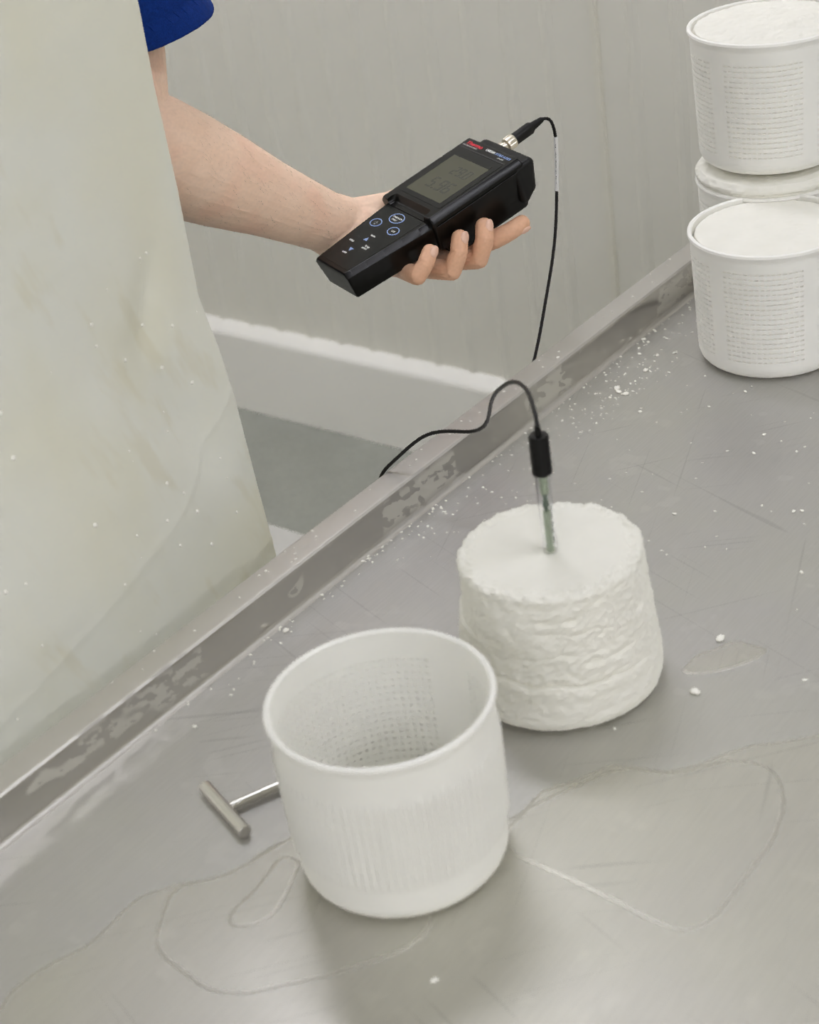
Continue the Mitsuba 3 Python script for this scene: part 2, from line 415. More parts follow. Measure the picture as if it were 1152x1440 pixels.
for i, (pl, lab) in enumerate((
        ([(0.6672, 0.7627), (0.629, 0.7729), (0.6034, 0.7872), (0.5885, 0.800), (0.5600, 0.790), (0.5350, 0.770), (0.5282, 0.7429), (0.5247, 0.7132), (0.5311, 0.6933), (0.5494, 0.6715), (0.5673, 0.6556), (0.60, 0.63), (0.64, 0.615), (0.68, 0.66)], 'rounded ridge of whey left of the empty mould on the wet steel'),
        ([(0.7632, 0.628), (0.7859, 0.624), (0.82, 0.606), (0.849, 0.590), (0.863, 0.552), (0.8867, 0.532), (0.90, 0.50), (0.85, 0.46), (0.79, 0.455), (0.727, 0.4641), (0.724, 0.5084), (0.7297, 0.5831), (0.7328, 0.6105)], 'shallow layer of whey right of the empty mould, inside the broad puddle'))):
    add('whey_puddle', film(wavy(pl + [pl[0]], 170, 0.0012, 5 + i), 0.0004, 0.003, 0.0007), 'm_film', 40, lab, 'puddle')
tongue = [(0.6511, 0.736), (0.6141, 0.7211), (0.5843, 0.7248), (0.5776, 0.7408), (0.5872, 0.7475), (0.6149, 0.7486), (0.6504, 0.7524), (0.6511, 0.736)]
add('whey_puddle', film(wavy(tongue, 90, 0.0006, 9), 0.0005, 0.003, 0.0011), 'm_film', 40, 'narrow tongue of whey reaching out from the left foot of the empty mould', 'puddle')

# ------------------------------------------------------------------ cheese moulds
def mould(h, rb, rt, thick=0.0026, flutes=0.0, cols=84, gaps=4, gap_cols=3, turn=0.0, slot=(1, 1), bands=((0.022, 0.115),), pitch=0.0058, corner=0.014, rim=0.0022, inside=True, depth=0.0019):
    """a tapering plastic mould: rows of through holes in upright panels, perforated floor, beaded rim. Axis z, base at z = 0."""
    n = cols * 3
    dz = pitch / 3
    ro = lambda z: rb + (rt - rb) * z / h
    out = [(0.0, 0.0015), (rb - corner - 0.006, 0.0015), (rb - corner - 0.004, 0.0)]
    out += [(ro(corner) - corner + corner * math.sin(a), corner - corner * math.cos(a)) for a in np.linspace(0, math.pi / 2, 7)]
    zs = np.arange(corner + dz, h - 0.010, dz)
    o0 = len(out)
    if slot[0] == 1: zs = zs[0] + (np.arange(len(zs)) // 3) * pitch + np.array([0.0, 0.0024, 0.0040])[np.arange(len(zs)) % 3]
    zs = zs[zs < h - 0.010]
    out += [(ro(z), z) for z in zs]
    o1 = len(out)
    top = [(ro(h - 0.008), h - 0.008), (ro(h - 0.005) + rim * 0.7, h - 0.005), (ro(h) + rim, h - 0.0028), (ro(h) + rim * 0.7, h - 0.0006), (ro(h) - thick * 0.4, h), (ro(h) - thick, h - 0.0012), (ro(h) - thick, h - 0.006)]
    inn = [(ro(z) - thick, z) for z in zs[::-1]]
    inn += [(ro(corner) - corner + (corner - thick) * math.sin(a), corner - (corner - thick) * math.cos(a)) for a in np.linspace(math.pi / 2, 0, 7)]
    floor_r = np.arange(rb - corner - 0.002, 0.004, -0.002)
    i0 = len(out) + len(top)
    i1 = i0 + len(zs)
    fl0 = len(out) + len(top) + len(inn)
    prof = out + top + inn + [(r, thick + 0.0015) for r in floor_r] + [(0.0, thick + 0.0015)]
    P = np.array(prof); m = len(P)
    k3 = np.arange(n) % 3
    th = (np.arange(n) - k3 + np.array([0.0, 0.80, 2.20])[k3] if slot[0] == 1 else np.arange(n) + 0.0) * 2 * np.pi / n + turn
    R = np.repeat(P[:, 0][None], n, 0).copy()
    Z = np.repeat(P[:, 1][None], n, 0)
    cell = np.arange(n) % 3
    col = np.arange(n) // 3
    per = cols // gaps
    blank = (col % per) < gap_cols
    if flutes:
        zz = zs
        w = np.clip((zz - 0.030) / 0.006, 0, 1) * np.clip((h - 0.030 - zz) / 0.006, 0, 1)
        R[:, o0:o1] += flutes * np.where((cell == 0)[:, None] & ~blank[:, None], 1.0, 0.0) * w[None]
    V = np.stack([R * np.cos(th)[:, None], R * np.sin(th)[:, None], Z], -1).reshape(-1, 3)
    hole = np.zeros((n, m - 1), bool)
    fit = len(zs) - 1
    for b0, b1 in bands:
        for q in range(fit):
            z = zs[q]
            if b0 <= z <= b1 and (q % 3) < slot[1]:
                c = ((cell == 1) | ((cell == 2) & (slot[0] > 1))) & ~blank
                hole[c, (i1 - 2 - q) if inside else (o0 + q)] = True
    F = []
    for j in range(m - 1):
        for i in range(n):
            if hole[i, j]: continue
            k2 = (i + 1) % n
            a, b, c, d = i * m + j, k2 * m + j, k2 * m + j + 1, i * m + j + 1
            if P[j, 0] < 1e-9: F.append((a, c, d))
            elif P[j + 1, 0] < 1e-9: F.append((a, b, d))
            else: F += [(a, b, c), (a, c, d)]
    hi = np.argwhere(hole)
    hs = set(map(tuple, hi.tolist()))
    V = V.tolist()
    sg = 1.0 if inside else -1.0
    for i, j in hs:                                             # each hole: four walls and the curd or web that closes it
        k2 = (i + 1) % n
        q4 = [i * m + j, k2 * m + j, k2 * m + j + 1, i * m + j + 1]
        f4 = []
        for a in q4:
            x, y, z = V[a]; r = math.hypot(x, y); k4 = (r + sg * depth) / r
            f4.append(len(V)); V.append([x * k4, y * k4, z])
        F += [(f4[0], f4[1], f4[2]), (f4[0], f4[2], f4[3])]
        nb = [(i, j - 1), (k2, j), (i, j + 1), ((i - 1) % n, j)]
        for e in range(4):
            if nb[e] in hs: continue
            a, b = q4[e], q4[(e + 1) % 4]; c, d = f4[(e + 1) % 4], f4[e]
            F += [(a, b, c), (a, c, d)]
    V = np.array(V)
    return trimesh.Trimesh(V, np.array(F), process=False), fl0, floor_r


def place(m, x, y, z, tilt=None):
    m = m.copy()
    if tilt: m.apply_transform(trimesh.transformations.rotation_matrix(tilt[0], tilt[1]))
    m.apply_translation((x, y, z))
    return m


BX, BY = 0.698, 0.677
m0, _, _ = mould(0.140, 0.0745, 0.0775, flutes=0.0024, gaps=1, gap_cols=6, turn=math.radians(-14))
add('cheese_mould', place(m0, BX, BY, TABLE + 0.0002), 'm_plastic', 35, 'empty white plastic cheese mould in front of the bare cheese', 'cheese mould')
MB = dict(inside=False, slot=(2, 1), cols=90, gaps=5, gap_cols=3, pitch=0.0054, bands=((0.016, 0.122),), flutes=0.0)
m1, _, _ = mould(0.140, 0.0765, 0.0805, turn=math.radians(-129), **MB)
FX, FY = 1.506, 0.806
LX, LY = 1.640, 0.872
add('cheese_mould', place(m1, FX, FY, TABLE + 0.0002), 'm_plastic', 35, 'white perforated mould full of curd standing in front of the stacked moulds', 'cheese mould')
add('cheese_mould', place(m1, LX, LY, TABLE + 0.0002), 'm_plastic', 35, 'lower mould of the stack, mostly hidden, under the top mould', 'cheese mould')
m2, _, _ = mould(0.143, 0.0760, 0.0815, turn=math.radians(-128), **MB)
add('cheese_mould', place(m2, LX, LY, TABLE + 0.160), 'm_plastic', 35, 'topmost mould of the stack by the wall, heaped with curd', 'cheese mould')


# ------------------------------------------------------------------ curd and cheese
def lathe_rough(prof, n, amp, seed, freq=40, extra=None):
    """a lathed lump with crumbly relief pushed along its normals"""
    P = np.asarray(prof, float); m = len(P)
    th = np.arange(n) * 2 * np.pi / n
    v = np.stack([P[None, :, 0] * np.cos(th)[:, None], P[None, :, 0] * np.sin(th)[:, None], np.repeat(P[None, :, 1], n, 0)], -1).reshape(-1, 3)
    F = grid_faces(n, m, True)
    me = trimesh.Trimesh(v, F, process=False)
    nr = np.gradient(P, axis=0); nr = np.c_[nr[:, 1], -nr[:, 0]]; nr /= np.linalg.norm(nr, axis=1, keepdims=True) + 1e-12
    N = np.stack([nr[None, :, 0] * np.cos(th)[:, None], nr[None, :, 0] * np.sin(th)[:, None], np.repeat(nr[None, :, 1], n, 0)], -1).reshape(-1, 3)
    d = np.zeros(len(v))
    for fr, a in ((freq, 1.0), (freq * 3.2, 0.55), (freq * 8, 0.3)):
        d += a * (meshkit.fbm(v * fr + seed, 3, seed) - 0.5)
    fade = np.clip(P[:, 0] / 0.006, 0, 1)
    d = d * amp * np.tile(fade, n)
    if extra is not None: d += extra(v, np.repeat(th, m), np.tile(P[:, 0], n), np.tile(P[:, 1], n)) * np.tile(fade, n)
    me.vertices = v + N * d[:, None]
    return me


def dense(prof, step):
    p = np.array(prof, float); out = [p[:1]]
    for a, b in zip(p[:-1], p[1:]):
        k = max(1, int(np.ceil(np.linalg.norm(b - a) / step)))
        out.append(a + (b - a) * np.linspace(0, 1, k + 1)[1:, None])
    return np.vstack(out)


CX, CY = 0.927, 0.6926
CH = 0.121


def cheese_extra(v, th, r, z):
    e = np.zeros(len(v))
    side = (r > 0.060) & (z > 0.004) & (z < CH - 0.006)
    # the seam where the curd layers met: a thin crack round part of the side
    zc = 0.043 + 0.004 * (meshkit.noise(np.c_[np.cos(th) * 3, np.sin(th) * 3, th * 0]) - 0.5) * 2 + 0.003 * np.sin(th * 2 + 0.8)
    on = np.clip((meshkit.noise(np.c_[np.cos(th) * 2.2, np.sin(th) * 2.2, th * 0 + 4]) - 0.25) * 5, 0, 1)
    e -= 0.0028 * np.exp(-((z - zc) / 0.0011) ** 2) * on * side
    e += 0.0010 * np.exp(-((z - zc + 0.006) / 0.005) ** 2) * side
    # clefts running over the side
    for s, (c0, sl, am) in enumerate(((0.075, 0.12, 0.0011), (0.062, -0.10, 0.0009), (0.090, 0.06, 0.0009))):
        zz = c0 + sl * 0.07 * np.sin(th * 1.5 + s * 2) + 0.006 * (meshkit.noise(np.c_[np.cos(th) * 6, np.sin(th) * 6, th * 0 + s]) - 0.5)
        w = np.clip((meshkit.noise(np.c_[np.cos(th) * 4, np.sin(th) * 4, th * 0 + 9 + s]) - 0.45) * 6, 0, 1)
        e -= am * np.exp(-((z - zz) / 0.0014) ** 2) * w * side
    # knobbly curd grain, calmer near the foot
    grain = meshkit.fbm(v * 230, 3, 21) - 0.5
    pits = np.clip(meshkit.noise(v * np.array([95, 95, 130]), 31) - 0.72, 0, 1) * 0.008
    calm = np.clip((z - 0.018) / 0.03, 0.25, 1)
    e += (0.0024 * grain - pits) * side * calm
    # crumbly shoulder, smooth top
    edge = np.exp(-((r - 0.066) / 0.006) ** 2) * (z > CH - 0.012)
    e += edge * 0.0100 * (meshkit.fbm(v * 170, 3, 5) - 0.60)
    e += 0.003 * np.exp(-((th % 6.283 - 2.4) / 0.35) ** 2) * (z > CH * 0.6) * side * -1
    return e


cp = [(0.0, CH)] + [(0.062, CH)] + [(0.0668 + 0.005 * math.sin(a), CH - 0.005 + 0.005 * math.cos(a)) for a in np.linspace(0.1, 1.45, 6)] \
    + [(0.0765, 0.060), (0.0805, 0.022)] + [(0.0690 + 0.012 * math.cos(a), 0.013 - 0.0125 * math.sin(a)) for a in np.linspace(0.1, math.pi / 2, 8)] + [(0.0, 0.0005)]
cp = dense(cp[::-1], 0.0008)
ch = lathe_rough(cp, 640, 0.0032, 3, 34, cheese_extra)
topz = ch.vertices[:, 2] > CH - 0.004
rr = np.linalg.norm(ch.vertices[:, :2], axis=1)
flat = topz & (rr < 0.058)
ch.vertices[flat, 2] = CH + (ch.vertices[flat, 2] - CH) * 0.25
ch.vertices[:, 2] = np.maximum(ch.vertices[:, 2], 0.0003)
ch.apply_translation((CX, CY, TABLE))
add('fresh_cheese', ch, 'm_curd', True, 'unmoulded drum of crumbly white cheese with the glass probe stuck in its top', 'cheese')


def curd_fill(h, mh, rb, rt, dome, seed, rough, bulge=0.0):
    """curd pressed against the inner wall of its mould"""
    w = lambda z: rb + (rt - rb) * min(z, mh) / mh - 0.0026 + 0.0006
    side = [(w(z), z) for z in np.linspace(0.016, min(h, mh) - 0.012, 40)]
    top = [(w(mh) - 0.0014, min(h, mh) - 0.008)]
    if bulge: top += [(w(mh) + bulge, mh + 0.003), (w(mh) + bulge, h - 0.006)]
    p = dense([(0.0, 0.006), (w(0) - 0.014, 0.006)] + side + top + [(w(mh) - 0.004 + bulge, h), (rt * 0.5, h + dome * 0.8), (0.0, h + dome)], 0.0012)
    m = lathe_rough(p, 380, rough, seed, 60)
    low = m.vertices[:, 2] < h - 0.010
    r = np.linalg.norm(m.vertices[:, :2], axis=1)
    lim = np.where(low, rb + (rt - rb) * np.clip(m.vertices[:, 2], 0, mh) / mh - 0.0013, 9)
    m.vertices[:, :2] *= np.minimum(1, lim / np.maximum(r, 1e-9))[:, None]
    return m


add('curd_cheese', place(curd_fill(0.136, 0.140, 0.0765, 0.0805, 0.0015, 11, 0.0012), FX, FY, TABLE), 'm_curd', True, 'level white curd filling the nearest full mould', 'curd')
add('curd_cheese', place(curd_fill(0.153, 0.140, 0.0765, 0.0805, 0.004, 12, 0.003, 0.0035), LX, LY, TABLE), 'm_curd', True, 'thick curd rim squeezed out between the two stacked moulds', 'curd')
add('curd_cheese', place(curd_fill(0.141, 0.143, 0.0760, 0.0815, 0.009, 13, 0.0035), LX, LY, TABLE + 0.160), 'm_curd', True, 'rough heaped white curd in the topmost stacked mould', 'curd')

# ------------------------------------------------------------------ crumbs
CRUMBS = [(1.024, 0.604, 4), (0.953, 0.587, 4), (0.87, 0.94, 3), (0.732, 0.919, 2), (1.364, 0.91, 4), (1.358, 0.896, 3), (1.345, 0.907, 2), (1.474, 0.944, 2.5), (1.47, 0.936, 2), (1.454, 0.938, 1.5), (1.485, 0.922, 2), (1.458, 0.897, 2),
          (1.442, 0.93, 2), (1.411, 0.904, 3), (1.359, 0.905, 3), (1.386, 0.902, 1.5), (1.331, 0.863, 2), (0.785, 0.924, 1.5), (0.778, 0.921, 1.5), (1.409, 0.787, 2), (1.338, 0.729, 2), (1.302, 0.721, 2),
          (1.296, 0.746, 1.5), (1.367, 0.805, 1.5), (1.224, 0.64, 2), (1.228, 0.634, 2), (1.221, 0.67, 1.5), (1.176, 0.734, 2), (1.139, 0.59, 2), (1.005, 0.52, 2), (0.886, 0.619, 1.5), (0.608, 0.585, 2.5), (0.854, 0.932, 1.5)]


def crumb(x, y, z, s, seed):
    m = trimesh.creation.icosphere(subdivisions=2, radius=1.0)
    m.vertices *= 1 + 0.7 * (meshkit.noise(m.vertices * 2.2 + seed * 3.1) - 0.5)[:, None]
    a = seed * 1.7
    m.vertices = m.vertices * np.array([1.25, 0.85, 0.6]) * s
    m.apply_transform(trimesh.transformations.rotation_matrix(a, [0, 0, 1]))
    m.apply_translation((x, y, z + 0.5 * s))
    return m


for i, (x, y, s) in enumerate(CRUMBS):
    lab = {0: 'long white curd crumb above the small whey film', 1: 'round white curd crumb to the right of the bare cheese', 2: 'white curd crumb against the raised edge above the empty mould'}.get(i)
    add('curd_crumb', crumb(x, y, TABLE, s * 0.00085, i), 'm_crumb', True, lab or 'tiny white curd crumb scattered on the steel table', 'crumb', None if lab else 'curd crumbs on the table')
tiny = []
for i in range(420):
    u = rng.random()
    if u < 0.45: x, y = rng.uniform(1.0, 1.7), TY1 - 0.006 - abs(rng.normal(0, 0.03))
    elif u < 0.6: x, y = 1.36 + rng.normal(0, 0.05), 0.90 + rng.normal(0, 0.012)
    elif u < 0.7: x, y = rng.uniform(0.7, 1.1), TY1 - 0.004 - abs(rng.normal(0, 0.008))
    else: x, y = rng.uniform(1.05, 1.6), rng.uniform(0.5, 0.9)
    if math.hypot(x - FX, y - FY) < 0.086 or math.hypot(x - LX, y - LY) < 0.086 or math.hypot(x - CX, y - CY) < 0.085 or y > TY1 - 0.003: continue
    tiny.append(crumb(x, y, TABLE, abs(rng.normal(0.0006, 0.00025)) + 0.0003, i))
for i in range(40):
    tiny.append(crumb(rng.uniform(0.7, 1.65), rng.uniform(0.964, 0.983), TABLE + RT, abs(rng.normal(0.0007, 0.0003)) + 0.0003, i))
add('curd_specks', cat(tiny), 'm_crumb', True, 'tiny specks of curd strewn along the steel table and its raised edge', 'crumbs', kind='stuff')

# ------------------------------------------------------------------ cheese trier with a T handle
ta, tb = np.array([0.6767, 0.8548]), np.array([0.6521, 0.7908])
zt = TABLE + 0.0055
tdir = np.array([0.91, -0.414])
tm = (ta + tb) / 2
bar = lathe([(0, 0), (0.0044, 0), (0.0052, 0.0008), (0.0052, 0.0677), (0.0044, 0.0685), (0, 0.0685)], 40)
add('cheese_trier__handle', along(bar, (*ta, zt), (*tb, zt)), 'm_chrome', 30)
s0 = tm + tdir * 0.003
path = np.array([[*(tm + tdir * t), TABLE + 0.0050] for t in np.linspace(0.004, 0.05, 10)])
add('cheese_trier__shaft', tube(path, 0.0034, 20), 'm_chrome', 40)
g = []
for t in np.linspace(0.046, 0.150, 30):
    c = tm + tdir * t; nn = np.array([-tdir[1], tdir[0]])
    w = 0.0062
    row = []
    for a in np.linspace(math.radians(190), math.radians(350), 15):
        row.append([*(c + nn * w * math.cos(a)), TABLE + 0.0068 + w * math.sin(a)])
    for a in np.linspace(math.radians(350), math.radians(190), 15):
        row.append([*(c + nn * (w - 0.0008) * math.cos(a)), TABLE + 0.0068 + (w - 0.0008) * math.sin(a)])
    g.append(row)
g = np.array(g)
gv = g.reshape(-1, 3); nrow = g.shape[1]
gf = []
for i in range(len(g) - 1):
    for j in range(nrow):
        k2 = (j + 1) % nrow
        gf += [[i * nrow + j, i * nrow + k2, (i + 1) * nrow + k2], [i * nrow + j, (i + 1) * nrow + k2, (i + 1) * nrow + j]]
add('cheese_trier__blade', trimesh.Trimesh(gv, gf, process=False), 'm_chrome', 40)
tag('cheese_trier', 'small steel cheese trier with a T handle lying beside the empty mould', 'cheese trier')

# ------------------------------------------------------------------ the meter, in its own frame (x across, y along, z out of its face)
MR = np.array([[-0.326, 0.913, -0.246], [-0.944, -0.326, 0.041], [-0.043, 0.246, 0.968]])
_u, _s, _vt = np.linalg.svd(MR); MR = _u @ _vt
MO = np.array([1.211, 1.138, 1.0678])
ML = np.eye(4); ML[:3, :3] = MR; ML[:3, 3] = MO


def L2W(p): return np.asarray(p, float) @ MR.T + MO


def madd(key, mesh, bsdf, smooth=False, **k):
    m = (tri(mesh) if isinstance(mesh, Manifold) else mesh).copy()
    m.apply_transform(ML)
    return add('ph_meter__' + key, m, bsdf, smooth, **k)


def prism_hull(sections, r=0.002):
    """hull of rounded outline sections [(half width, y0, y1, z)...]"""
    s = Manifold.sphere(r, 12)
    return Manifold.batch_hull([s.translate([sx * (w - r), y, z]) for w, y0, y1, z in sections for sx in (-1, 1) for y in (y0 + r, y1 - r)])


def taper(y0, y1, w0t, w1t, w0b, w1b, zt, zb, r=0.002):
    s = Manifold.sphere(r, 12)
    pts = []
    for sx in (-1, 1):
        for (y, w, z) in ((y0, w0t - 0.004, zt), (y1, w1t - 0.004, zt), (y0, w0t, zt - 0.004), (y1, w1t, zt - 0.004), (y0 + 0.004, w0b, zb), (y1, w1b, zb)):
            pts.append(s.translate([sx * (w - r), y + (r if y == y0 or y < (y0 + y1) / 2 else -r), z - r if z > -0.01 else z + r]))
    return Manifold.batch_hull(pts)


handle = taper(0.0, 0.108, 0.0315, 0.0425, 0.0275, 0.036, 0.0, -0.033)
head = taper(0.100, 0.219, 0.0475, 0.0478, 0.041, 0.042, 0.0070, -0.036, 0.0025)
bulge = rbox((-0.036, 0.115, -0.051), (0.0415, 0.2165, -0.02), 0.005)
# the scoop between the keypad and the raised display
scoop = Manifold.batch_hull([Manifold.sphere(0.004, 16).translate([x, y, z]) for x in (-0.029, 0.029) for y, z in ((0.060, 0.0048), (0.105, 0.0048), (0.060, 0.03), (0.125, 0.03))])
body = (handle + head + bulge) - scoop
for y in (0.0075, 0.0243, 0.0462, 0.0675, 0.0884):              # thin seams across the grip's bevel
    for sx in (-1, 1):
        c = Manifold.cube([0.0016, 0.0008, 0.009], True).rotate([0, sx * -45.0, 0])
        body = body - c.translate([sx * (0.0315 + 0.0110 * y / 0.108 - 0.0022), y, -0.0022])
madd('housing', body, 'm_black', 30)
for sx in (-1, 1):
    madd('seam_ridge', rbox((sx * 0.0478 - 0.0006, 0.104, -0.0042), (sx * 0.0478 + 0.0006, 0.2165, -0.0030), 0.0005, 8), 'm_black_gloss', 30)
bs = Manifold.sphere(0.006, 24)
boot_ = Manifold.batch_hull([bs.translate([x, y, z]) for x in (-0.030, 0.0425) for y, z in ((0.212, -0.0045), (0.2270, -0.0045), (0.2215, -0.029), (0.2110, -0.0365))])
madd('end_boot', boot_, 'm_black_rubber', 35)
zt = 0.0071
glass = Polygon([(-0.0385, 0.1175), (0.0385, 0.1175), (0.0385, 0.2010), (-0.0385, 0.2010)]).buffer(-0.002).buffer(0.002)
m = extrude(glass, 0.0006); m.apply_translation((0, 0, zt - 0.0003)); madd('display', m, 'm_bezel', 30)
lcd = Polygon([(-0.0335, 0.1235), (0.0310, 0.1235), (0.0310, 0.1925), (-0.0335, 0.1925)])
m = extrude(lcd, 0.0003); m.apply_translation((0, 0, zt + 0.0002)); madd('display__liquid_crystal', m, 'm_lcd')
inner = Polygon([(-0.0335, 0.1235), (0.0310, 0.1235), (0.0310, 0.1925), (-0.0335, 0.1925)]).difference(Polygon([(-0.0300, 0.1235), (0.0310, 0.1235), (0.0310, 0.1885), (-0.0300, 0.1885)]))
m = extrude(inner, 0.0002); m.apply_translation((0, 0, zt + 0.0005)); madd('display__dark_margin', m, 'm_print_dark' if False else 'm_bezel')
m = extrude(Polygon([(-0.0395, 0.2022), (0.0395, 0.2022), (0.0395, 0.2035), (-0.0395, 0.2035)]), 0.0004); m.apply_translation((0, 0, zt - 0.0001)); madd('divider', m, 'm_print_dark')


def seg_digit(ch, x, y, h, w, t):
    segs = {'0': 'abcdef', '2': 'abged', '5': 'afgcd', '6': 'afgecd', '9': 'abfgcd', '7': 'abc', '8': 'abcdefg'}[ch]
    sl = 0.12
    out = []
    for s in segs:
        x0, y0, x1, y1 = {'a': (t * .7, h - t, w - t * .7, h), 'g': (t * .7, h / 2 - t / 2, w - t * .7, h / 2 + t / 2), 'd': (t * .7, 0, w - t * .7, t),
                          'b': (w - t, h / 2 + t * .2, w, h - t * .3), 'c': (w - t, t * .3, w, h / 2 - t * .2), 'f': (0, h / 2 + t * .2, t, h - t * .3), 'e': (0, t * .3, t, h / 2 - t * .2)}[s]
        out.append(Polygon([(x + px + sl * py, y + py) for px, py in ((x0, y0), (x1, y0), (x1, y1), (x0, y1))]))
    return out


def digits(text, x, y, h):
    polys = []; w = h * 0.52; t = h * 0.12
    for c in text:
        if c == '.': polys.append(Polygon([(x - t * .2, y), (x + t * .9, y), (x + t * .9, y + t), (x - t * .2, y + t)])); x += t * 1.4
        else: polys += seg_digit(c, x, y, h, w, t); x += w + t * 1.3
    ms = []
    for p in polys:
        q = extrude(p, 0.0002); q.apply_translation((0, 0, zt + 0.0005)); ms.append(q)
    return cat(ms)


madd('display__reading', digits('5.96', -0.0150, 0.1360, 0.0175), 'm_lcd_digit')
madd('display__reading', digits('29.0', -0.0070, 0.1630, 0.0135), 'm_lcd_digit')


def text(s, height, x, y, z, bold=False, shear=0.0, sx=1.0, width=None, center=False):
    q = meshkit.text_mesh(s, height, 0.0003, bold)
    v = q.vertices.copy()
    v[:, 0] = (v[:, 0] + shear * v[:, 1]) * sx
    if width: v[:, 0] *= width / np.ptp(v[:, 0])
    if center: v[:, 0] -= (v[:, 0].max() + v[:, 0].min()) / 2
    q.vertices = v + np.array([x, y, z])
    return q


zh = zt + 0.00005
madd('maker_name', text('Thermo', 0.0045, -0.0372, 0.2090, zh, True, 0.10, width=0.0265), 'm_print_red')
madd('maker_name', text('S C I E N T I F I C', 0.0017, -0.0385, 0.2060, zh, False, width=0.0235), 'm_print_white')
madd('model_name', text('ORION', 0.0031, -0.0040, 0.2100, zh, True, 0.2, width=0.0150), 'm_print_white')
madd('model_name', text('STAR A221', 0.0031, 0.0125, 0.2100, zh, True, 0.2, width=0.0250), 'm_print_blue')
madd('model_name', text('pH/ISE', 0.0014, 0.0215, 0.2065, zh, False, width=0.0095), 'm_print_white')
pad = Polygon([(-0.0265, 0.006), (0.0265, 0.006), (0.0315, 0.099), (-0.0315, 0.099)]).buffer(-0.002).buffer(0.002)
m = extrude(pad, 0.0004); m.apply_translation((0, 0, -0.0001)); madd('keypad', m, 'm_bezel', 30)
zk = 0.0003


def key_ring(cx, cy, rx, ry):
    th = np.linspace(0, 2 * np.pi, 48, endpoint=False)
    p = Polygon(np.c_[cx + rx * np.cos(th), cy + ry * np.sin(th)])
    q = extrude(p.difference(p.buffer(-0.0010)), 0.0008); q.apply_translation((0, 0, zk - 0.0001))
    madd('keypad__button_ring', q, 'm_print_blue')
    q = extrude(p.buffer(-0.0010), 0.0009); q.apply_translation((0, 0, zk - 0.0006))
    madd('keypad__button', q, 'm_bezel')


key_ring(-0.0175, 0.0722, 0.0080, 0.0062)
key_ring(-0.0011, 0.0881, 0.0105, 0.0076)
key_ring(0.0144, 0.0723, 0.0080, 0.0062)
pw = Polygon(np.c_[-0.0175 + 0.0021 * np.cos(np.linspace(0, 6.28, 24)), 0.0715 + 0.0021 * np.sin(np.linspace(0, 6.28, 24))])
pw = pw.difference(pw.buffer(-0.0006)).union(Polygon([(-0.0178, 0.0722), (-0.0172, 0.0722), (-0.0172, 0.0748), (-0.0178, 0.0748)]))
q = extrude(pw, 0.0003); q.apply_translation((0, 0, zk)); madd('keypad__power_symbol', q, 'm_print_white')
for s, x, y, h, w in (('measure', -0.0011, 0.0884, 0.0026, 0.0150), ('(esc)', -0.0025, 0.0845, 0.0026, 0.0080), ('cal', 0.0144, 0.0712, 0.0026, 0.0060), ('setup', -0.0158, 0.0385, 0.0024, 0.0080),
                      ('mode', 0.0005, 0.0550, 0.0024, 0.0075), ('log', 0.0105, 0.0405, 0.0022, 0.0075), ('print', 0.0100, 0.0370, 0.0022, 0.0082), ('stir', -0.0050, 0.0218, 0.0024, 0.0078)):
    madd('keypad__lettering', text(s, h, x, y, zk + 0.0001, True, width=w, center=True), 'm_print_white')
for cx, cy, sgn in ((-0.0020, 0.0490, 1), (-0.0032, 0.0293, -1)):
    q = extrude(Polygon([(cx - 0.0032, cy - 0.0022 * sgn), (cx + 0.0032, cy - 0.0022 * sgn), (cx, cy + 0.0026 * sgn)]), 0.0003); q.apply_translation((0, 0, zk))
    madd('keypad__arrow', q, 'm_print_blue')
soc = along(lathe([(0, 0), (0.0062, 0), (0.0062, 0.006), (0.0046, 0.006), (0.0046, 0.013), (0, 0.013)], 32), (-0.019, 0.234, -0.012), (-0.0195, 0.25, -0.012))
madd('probe_socket', soc, 'm_bnc', 30)
tag('ph_meter', 'black handheld pH meter with a display, held in the hand', 'meter')

# ------------------------------------------------------------------ the probe and its cable
pc0, pc1 = L2W((-0.0192, 0.2435, -0.012)), L2W((-0.0220, 0.2935, -0.012))
pd = (pc1 - pc0) / np.linalg.norm(pc1 - pc0)


def padd(key, mesh, bsdf, smooth=False, **k): return add('ph_probe__' + key, mesh, bsdf, smooth, **k)


n = 96
prof = [(0.0050, 0), (0.0072, 0.0005), (0.0078, 0.002), (0.0078, 0.0095), (0.0070, 0.0110), (0.0045, 0.0115), (0.0, 0.0115)]
knurl = lathe(prof, n)
ang = np.arctan2(knurl.vertices[:, 1], knurl.vertices[:, 0]); rad = np.linalg.norm(knurl.vertices[:, :2], axis=1)
knurl.vertices[:, :2] *= np.where((rad > 0.0075) & (np.round(ang / (2 * np.pi) * n).astype(int) % 4 < 2), 0.955, 1.0)[:, None]
padd('connector_ring', along(knurl, pc0, pc1), 'm_bnc', 25)
boot = [(0.0, 0.0), (0.0062, 0.0), (0.0066, 0.001), (0.0066, 0.024), (0.0058, 0.026)]
for i in range(6): boot += [(0.0047 - 0.0003 * i, 0.0265 + 0.0027 * i), (0.0047 - 0.0003 * i, 0.0280 + 0.0027 * i), (0.0040 - 0.0003 * i, 0.0281 + 0.0027 * i), (0.0040 - 0.0003 * i, 0.0290 + 0.0027 * i)]
boot += [(0.0, 0.0435)]
padd('connector_boot', along(lathe(boot, 32), pc0 + pd * 0.0105, pc1), 'm_black_rubber', 30)
ce = pc0 + pd * 0.053
